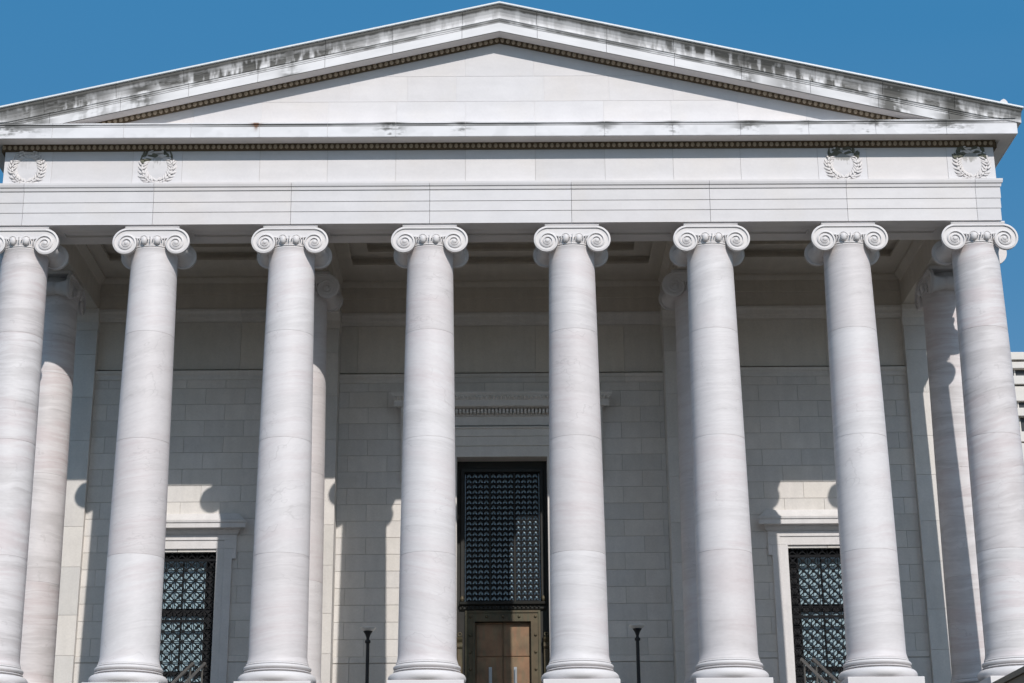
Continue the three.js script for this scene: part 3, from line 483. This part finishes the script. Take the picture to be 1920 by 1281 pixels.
{
  const P = [[-13.0, -11.78, 'stone pilaster at the left end of the porch wall'], [-6.14, -4.74, 'stone pilaster between left window wall and entrance wall'], [4.74, 6.14, 'stone pilaster between entrance wall and right window wall'], [11.78, 13.0, 'stone pilaster at the right end of the porch wall, half sunlit']];
  for (const [a, b, l] of P) {
    const t = thing('pilaster', l, 'pilaster', [(a + b) / 2, FL, ZA], 'pilasters of the porch wall'), ys = [FL + 0.5, 7.485, 8.6, 9.95, 11.1, 12.45, 13.6, 14.9, 16.2, 16.95];
    part('plinth', stone(a - 0.05, b + 0.05, FL, FL + 0.49, -7.2, ZA + 0.05, 0.02), pick(M.lime), t);
    for (let i = 0; i < ys.length - 1; i++) part('stone', stone(a, b, ys[i] + G * 0.6, ys[i + 1] - G * 0.6, -7.2, ZA, 0.004), pick(M.lime), t);
    part('pilaster_cap', [run([[-6.8, 16.95], [ZA + 0.02, 16.95], [ZA + 0.02, 17.2], [ZA + 0.05, 17.24], [ZA + 0.09, 17.36], [ZA + 0.14, 17.42], [ZA + 0.14, AR], [-6.8, AR]], a - 0.02, b + 0.02)], pick(M.lime), t);
    part('top_block', box(a + 0.001, b - 0.001, AR + 0.001, 19.0, -7.2, -5.95), pick(M.lime), t);
    part('top_block', box(a + 0.001, b - 0.001, 16.951, AR, -7.2, -6.8), pick(M.lime), t);
  }
  for (const s of [-1, 1]) { const m = thing('building_flank', s < 0 ? 'main block of the building behind the left end of the porch' : 'main block of the building behind the right end of the porch', 'building', [s * 12.6, GR, -9]); part('wall', s < 0 ? box(-12.99, -11.8, GR, 19.6, -12, -7.21) : box(11.8, 12.99, GR, 19.6, -12, -7.21), M.lime[3], m); }
}

// ---------------------------------------------------------------- windows
function makeWindow(s, label) {
  const cx = s * WX, w = thing('barred_window', label, 'window', [cx, FL, ZS], 'barred porch windows'), z = ZS, B = 5.9;
  for (const k of [-1, 1]) {
    const X = (a, b) => (k > 0 ? [cx + a, cx + b] : [cx - b, cx - a]);
    part('jamb', [stone(...X(WO, 1.20), B, WT, z - 0.5, z + 0.055, 0.008), stone(...X(1.20, 1.435), B, WT, z - 0.02, z + 0.085, 0.01), stone(...X(1.435, 1.545), 10.17, WT, z - 0.02, z + 0.085, 0.008)], M.trim, w);
  }
  part('lintel', [stone(cx - 1.20, cx + 1.20, WT, 10.70, z - 0.5, z + 0.055, 0.008), stone(cx - 1.545, cx + 1.545, 10.70, 10.86, z - 0.02, z + 0.085, 0.01), stone(cx - 1.545, cx - 1.20, WT + 0.002, 10.70, z - 0.02, z + 0.085, 0.006), stone(cx + 1.20, cx + 1.545, WT + 0.002, 10.70, z - 0.02, z + 0.085, 0.006)], M.trim, w);
  part('cornice', [run([[z - 0.02, 10.862], [z + 0.10, 10.862], [z + 0.12, 10.90], [z + 0.16, 10.94], [z + 0.17, 11.0], [z + 0.34, 11.01], [z + 0.345, 11.0], [z + 0.36, 11.005], [z + 0.36, 11.13], [z + 0.39, 11.15], [z + 0.40, 11.205], [z + 0.28, 11.28], [z + 0.10, 11.46], [z - 0.02, 11.47]], cx - 1.48, cx + 1.48, { ex0: 0.92, ex1: 0.92, zRef: z })], M.trim, w);
  part('sill', stone(cx - 1.5, cx + 1.5, 5.72, B, z - 0.5, z + 0.16, 0.015), M.trim, w);
  // wrought iron grille: square cells, each with crossed curls
  const zi = z - 0.12, gs = [], N = 7, c0 = cx - WO, cw = 2 * WO / N, rows = Math.round((WT - B) / cw), ch = (WT - B) / rows;
  for (let i = 0; i <= N; i++) gs.push(box(c0 + i * cw - 0.011, c0 + i * cw + 0.011, B, WT, zi - 0.011, zi + 0.011));
  for (let j = 0; j <= rows; j++) { const th = j === 0 || j === rows || j % 6 === 3 ? 0.035 : 0.011; gs.push(box(cx - WO, cx + WO, B + j * ch - th, B + j * ch + th, zi - 0.013, zi + 0.013)); }
  for (let i = 0; i < N; i++) for (let j = 0; j < rows; j++) {
    const x = c0 + (i + 0.5) * cw, y = B + (j + 0.5) * ch, h = cw / 2, v = ch / 2;
    gs.push(bar([x - h, y - v, zi], [x + h, y + v, zi], 0.017, 4), bar([x - h, y + v, zi], [x + h, y - v, zi], 0.017, 4));
    { const t = new THREE.SphereGeometry(0.052, 8, 5); t.scale(1, 1, 0.4); t.translate(x, y, zi); gs.push(t); }
  }
  const grille = part('grille', gs, M.ironGrille, w);
  void grille;
  part('window_frame', [plate(cx - WO, cx + WO, B, WT, [[cx - WO + 0.33, cx + WO - 0.33, B + 0.2, WT - 0.22]], z - 0.52, z - 0.40), box(cx - 0.012, cx + 0.012, B, WT, z - 0.50, z - 0.42), box(cx - WO, cx + WO, 8.66, 8.86, z - 0.50, z - 0.38), box(cx - WO, cx + WO, 7.0, 7.12, z - 0.50, z - 0.385)], M.black, w);
  for (const k of [-1, 1]) for (const [y0, y1] of [[B + 0.1, 7.05], [7.05, 8.76], [8.76, WT - 0.1]]) part('pane', box(cx + (k < 0 ? -WO + 0.2 : 0.005), cx + (k < 0 ? -0.005 : WO - 0.2), y0 + 0.003, y1 - 0.003, z - 0.49, z - 0.47), M.glassW, w);
  part('window_back', box(cx - WO - 0.05, cx + WO + 0.05, B - 0.1, WT + 0.1, z - 0.76, z - 0.53), M.black, w);
}
makeWindow(-1, 'iron grilled window with stone frame left of the entrance, half in column shade');
makeWindow(1, 'iron grilled window with stone frame right of the entrance, handrails before it');

// ---------------------------------------------------------------- entrance
{
  const d = thing('entrance_doorway', 'tall entrance with stone cornice, fish scale grille and bronze doors', 'doorway', [0, FL, ZC]), z = ZC, zd = -6.9;
  for (const s of [-1, 1]) {
    const X = (a, b) => (s > 0 ? [a, b] : [-b, -a]);
    part('jamb', [stone(...X(1.30, 1.62), FL, 13.2, zd - 0.2, z + 0.06, 0.01), stone(...X(1.62, 1.98), FL, 13.2, z - 0.1, z + 0.10, 0.01), stone(...X(1.98, 2.30), FL, 13.2, z - 0.1, z + 0.13, 0.012)], M.lime[2], d);
    // console bracket
    const cs = new THREE.Shape(); cs.moveTo(0, 12.5); cs.quadraticCurveTo(0.16, 12.45, 0.17, 12.62); cs.quadraticCurveTo(0.16, 12.85, 0.10, 13.1); cs.quadraticCurveTo(0.12, 14.0, 0.42, 14.45); cs.lineTo(0.42, 14.6); cs.lineTo(0, 14.6); cs.closePath();
    const cg = new THREE.ExtrudeGeometry(cs, { depth: 0.30, bevelEnabled: true, bevelSize: 0.012, bevelThickness: 0.012, bevelSegments: 1 }); cg.rotateY(-Math.PI / 2); cg.translate(s > 0 ? 2.90 : -2.60, 0, z); part('console', cg, M.lime[3], d);
  }
  part('lintel', [stone(-1.62, 1.62, 13.2, 13.52, zd - 0.2, z + 0.06, 0.01), stone(-1.98, 1.98, 13.52, 13.80, z - 0.1, z + 0.10, 0.01), stone(-1.98, -1.62, 13.2, 13.52, z - 0.1, z + 0.10, 0.01), stone(1.62, 1.98, 13.2, 13.52, z - 0.1, z + 0.10, 0.01), run([[z - 0.1, 13.8], [z + 0.13, 13.8], [z + 0.13, 14.0], [z + 0.18, 14.03], [z + 0.18, 14.07], [z - 0.1, 14.08]], -2.30, 2.30), stone(-2.30, -1.98, 13.2, 13.8, z - 0.1, z + 0.13, 0.01), stone(1.98, 2.30, 13.2, 13.8, z - 0.1, z + 0.13, 0.01)], M.lime[4], d);
  part('frieze', stone(-2.58, 2.58, 14.135, 14.42, z - 0.1, z + 0.10, 0.01), M.lime[3], d);
  part('cornice', [run([[z - 0.1, 14.40], [z + 0.14, 14.40], [z + 0.13, 14.44], [z + 0.13, 14.585], [z + 0.34, 14.60], [z + 0.46, 14.61], [z + 0.47, 14.60], [z + 0.49, 14.61], [z + 0.49, 14.78], [z + 0.51, 14.80], [z + 0.53, 14.90], [z + 0.58, 14.97], [z + 0.58, 15.02], [z - 0.1, 15.06]], -2.62, 2.62, { ex0: 1, ex1: 1, zRef: z })], M.lime[3], d);
  const dn = []; for (let x = -2.70; x <= 2.70; x += 0.105) dn.push(box(x, x + 0.062, 14.445, 14.572, z + 0.1, z + 0.31)); part('dentil_course', dn, M.lime[4], d, { stuff: true });
  const de = []; for (let x = -3.08; x <= 3.08; x += 0.11) { const q = new THREE.SphereGeometry(0.042, 8, 6); q.scale(1, 1.3, 1.1); q.translate(x, 14.855, z + 0.53); de.push(q); } part('bead_course', de, M.lime[2], d, { stuff: true });
  // bronze back panel, grille over the door
  part('bronze_surround', [plate(-1.299, 1.299, FL, 13.2, [[-1.08, 1.08, 9.08, 12.86], [-1.04, 1.04, FL + 0.012, 8.86]], zd - 0.14, zd - 0.02), stone(-1.20, -1.09, 9.0, 12.9, zd - 0.03, zd + 0.05, 0.015), stone(1.09, 1.20, 9.0, 12.9, zd - 0.03, zd + 0.05, 0.015), stone(-1.2, 1.2, 12.86, 12.98, zd - 0.03, zd + 0.05, 0.015)], M.bronzeDark, d);
  for (let k = 0; k < 3; k++) {
    const x0 = -1.06 + k * 0.7067, x1 = x0 + 0.7067, sh = rect(x0 + 0.006, x1 - 0.006, 9.09, 12.85), nr = 24, rh = 3.74 / nr, cw = (x1 - x0 - 0.04) / 4;
    for (let r = 0; r < nr; r++) for (let q = 0; q < 4; q++) {
      const off = r % 2 ? 0.0 : 0.0, cx = x0 + 0.02 + (q + 0.5) * cw + off, cy = 9.10 + r * rh + 0.035, hp = new THREE.Path(), rd = cw * 0.42, hh = rh * 0.70;
      hp.moveTo(cx - rd, cy); for (let i = 1; i <= 8; i++) { const a = Math.PI - Math.PI * i / 8; hp.lineTo(cx + rd * Math.cos(a), cy + hh * Math.sin(a)); } hp.lineTo(cx + rd * 0.5, cy + 0.002); hp.lineTo(cx, cy + hh * 0.45); hp.lineTo(cx - rd * 0.5, cy + 0.002); hp.closePath(); sh.holes.push(hp);
    }
    const g = new THREE.ExtrudeGeometry(sh, { depth: 0.025, bevelEnabled: false }); g.translate(0, 0, zd - 0.06); part('scale_grille', g, M.ironGrille, d);
  }
  for (const x of [-0.3533, 0.3533]) part('mullion', box(x - 0.02, x + 0.02, 9.09, 12.85, zd - 0.055, zd - 0.005), M.bronzeDark, d);
  part('transom_glass', box(-1.08, 1.08, 9.08, 12.86, zd - 0.16, zd - 0.145), M.glass, d);
  // carved bronze shelf between grille and door
  part('transom', [run([[zd - 0.05, 8.84], [zd + 0.02, 8.84], [zd + 0.05, 8.88], [zd + 0.05, 8.96], [zd + 0.14, 9.0], [zd + 0.15, 9.07], [zd - 0.05, 9.08]], -1.22, 1.22)], M.bronzeDark, d);
  const tb = []; for (let x = -1.14; x <= 1.14; x += 0.12) { const q = new THREE.SphereGeometry(0.034, 6, 5); q.translate(x, 8.925, zd + 0.06); tb.push(q); } part('bead_course', tb, M.bronzeDark, d, { stuff: true });
  for (const s of [-1, 1]) {
    part('acorn', (() => { const g = lathe([[0.005, 0.17], [0.03, 0.15], [0.06, 0.09], [0.05, 0.04], [0.03, 0.02], [0.04, 0], [0.005, 0]].reverse(), 12); g.translate(s * 1.15, 9.08, zd + 0.09); return g; })(), M.bronze, d);
    part('bracket', [stone(...(s > 0 ? [1.14, 1.295] : [-1.295, -1.14]), FL, 7.75, zd - 0.02, zd + 0.12, 0.02), (() => { const g = run([[zd, 7.75], [zd + 0.13, 7.75], [zd + 0.16, 7.80], [zd + 0.16, 7.88], [zd + 0.12, 7.92], [zd + 0.18, 8.0], [zd + 0.2, 8.06], [zd, 8.06]], ...(s > 0 ? [1.14, 1.295] : [-1.295, -1.14])); return g; })(), (() => { const g = new THREE.TorusGeometry(0.05, 0.02, 6, 12); g.translate(s * 1.215, 8.14, zd + 0.14); return g; })()], M.bronze, d);
  }
  // door frame with studs
  const fr = part('door_frame', [plate(-1.04, 1.04, FL, 8.80, [[-0.80, 0.80, FL + 0.012, 8.53]], zd - 0.10, zd + 0.02), plate(-0.85, 0.85, FL, 8.58, [[-0.79, 0.79, FL + 0.012, 8.52]], zd - 0.1, zd + 0.05), plate(-1.06, 1.06, FL, 8.83, [[-1.0, 1.0, FL + 0.012, 8.77]], zd - 0.1, zd + 0.05)], M.bronze, d);
  const st = (x, y) => { const g = new THREE.SphereGeometry(0.042, 10, 6); g.scale(1, 1, 0.7); g.translate(x, y, zd + 0.03); part('stud', g, M.bronze, fr); };
  for (const x of [-0.92, -0.46, 0, 0.46, 0.92]) st(x, 8.66); for (const s of [-1, 1]) for (let y = 8.14; y > 5.6; y -= 0.48) st(s * 0.92, y);
  for (const s of [-1, 1]) {
    const X = (a, b) => (s > 0 ? [a, b] : [-b, -a]);
    const leaf = part('door', [box(...X(0.004, 0.785), FL + 0.01, 8.515, zd - 0.20, zd - 0.14)], M.copper, d);
    part('door_panel', stone(...X(0.02, 0.76), 7.56, 8.46, zd - 0.15, zd - 0.115, 0.012), M.copper, leaf); part('door_panel', stone(...X(0.02, 0.76), FL + 0.2, 7.54, zd - 0.15, zd - 0.118, 0.012), M.copper, leaf);
    part('handle', [stone(...(s > 0 ? [0.295, 0.385] : [-0.405, -0.315]), 6.5, 7.26, zd - 0.12, zd - 0.10, 0.005), bar([s > 0 ? 0.34 : -0.36, 6.6, zd - 0.06], [s > 0 ? 0.34 : -0.36, 7.2, zd - 0.06], 0.022, 10), bar([s > 0 ? 0.34 : -0.36, 6.64, zd - 0.11], [s > 0 ? 0.34 : -0.36, 6.64, zd - 0.06], 0.015, 8), bar([s > 0 ? 0.34 : -0.36, 7.16, zd - 0.11], [s > 0 ? 0.34 : -0.36, 7.16, zd - 0.06], 0.015, 8)], M.steel, leaf);
  }
  part('doorway_back', box(-1.6, 1.6, FL, 13.4, zd - 0.5, zd - 0.22), M.black, d);
}

// ---------------------------------------------------------------- lamps, hand rails, side walls of the steps
for (const [x, top, l] of [[-3.66, 8.06, 'slim black lamp post with bowl top left of the entrance'], [3.64, 8.08, 'slim black lamp post with bowl top right of the entrance']]) {
  const t = thing('lamp_post', l, 'lamp post', [x, FL, -5], 'lamp posts flanking the entrance');
  const L = (pr) => { const g = lathe(pr.map(([r, y]) => [r, y]), 20); g.translate(x, 0, -5); return g; };
  part('foot', L([[0.005, FL], [0.2, FL], [0.2, FL + 0.05], [0.13, FL + 0.1], [0.08, FL + 0.22], [0.045, FL + 0.3]]), M.iron, t);
  part('pole', L([[0.052, FL + 0.28], [0.047, top - 0.42]]), M.iron, t);
  part('collar', L([[0.04, top - 0.44], [0.075, top - 0.42], [0.075, top - 0.36], [0.045, top - 0.34], [0.04, top - 0.30]]), M.iron, t);
  part('lamp_cup', L([[0.035, top - 0.32], [0.05, top - 0.26], [0.07, top - 0.20], [0.115, top - 0.13], [0.125, top - 0.105], [0.11, top - 0.10]]), M.iron, t);
  part('lamp_bowl', L([[0.10, top - 0.115], [0.16, top - 0.085], [0.20, top - 0.04], [0.215, top - 0.005], [0.21, top], [0.19, top - 0.02], [0.13, top - 0.06], [0.005, top - 0.07]]), M.opal, t);
}
for (const s of [-1, 1]) {
  const t = thing('stair_handrail', s < 0 ? 'pair of metal stair rails in front of the left window' : 'pair of metal stair rails in front of the right window', 'handrail', [s * 7.1, FL, 1.2], 'stair handrails'), k = 0.33;
  for (const x of [6.985, 7.262]) {
    const at = (z) => 6.18 - k * Math.max(0, z - 1.25);
    part('rail', tube([[s * x, 6.12, 1.15], [s * x, 6.175, 1.18], [s * x, 6.18, 1.25], [s * x, at(5), 5], [s * x, at(9), 9]], 0.036, 8, 60), M.rail, t);
    for (const z of [1.55, 3.4, 5.2, 7.0, 8.8]) part('post', bar([s * x, at(z) - 0.9, z], [s * x, at(z), z], 0.024, 8), M.rail, t);
  }
  const c = thing('stair_side_wall', s < 0 ? 'stone side wall of the steps at the bottom left corner' : 'stone side wall of the steps at the bottom right corner', 'wall', [s * 12.45, GR, 8], 'side walls of the steps');
  const X = (a, b) => (s > 0 ? [a, b] : [-b, -a]);
  part('wall_body', box(...X(11.52, 13.4), GR, 5.50, 0.96, 13), M.granite, c);
  for (let i = 0; i < 6; i++) part('coping_stone', box(...X(11.46, 13.46), 5.50, 5.63, 0.96 + i * 2.01 + G, 0.96 + (i + 1) * 2.01 - G), M.granite, c);
}

// ---------------------------------------------------------------- distant building at the right
{
  const x0 = 24.2, x1 = 46, z = -40, b = thing('distant_building', 'white flat roofed building with window bands far behind at right', 'building', [35, GR, z - 6]);
  part('wall', box(x0 + 0.3, x1, GR, 27.0, z - 14, z - 0.35), M.farWall, b);
  for (const [y0, y1, p] of [[27.1, 27.5, 0.1], [26.68, 27.02, 0], [25.84, 26.28, 0.05], [25.0, 25.76, -0.06], [24.2, 24.62, 0.05], [22.9, 23.42, 0], [20.6, 22.84, -0.05], [17, 19.8, -0.05]]) part('white_band', stone(x0, x1, y0, y1, z - 0.6, z + p, 0.02), M.farWall, b);
  for (const [y0, y1] of [[26.28, 26.68], [24.62, 25.0], [23.42, 24.2], [19.8, 20.6]]) for (let x = x0 + 0.35; x < x1 - 2; x += 2.4) { const f = part('window', box(x, x + 2.1, y0 + 0.02, y1 - 0.02, z - 0.5, z - 0.28), M.farDark, b); part('mullion', box(x + 1.0, x + 1.06, y0 + 0.02, y1 - 0.02, z - 0.28, z - 0.24), M.farWall, f); }
}

scene.traverse((o) => { if (o.isMesh) { o.castShadow = true; o.receiveShadow = true; } });
renderer.render(scene, camera);
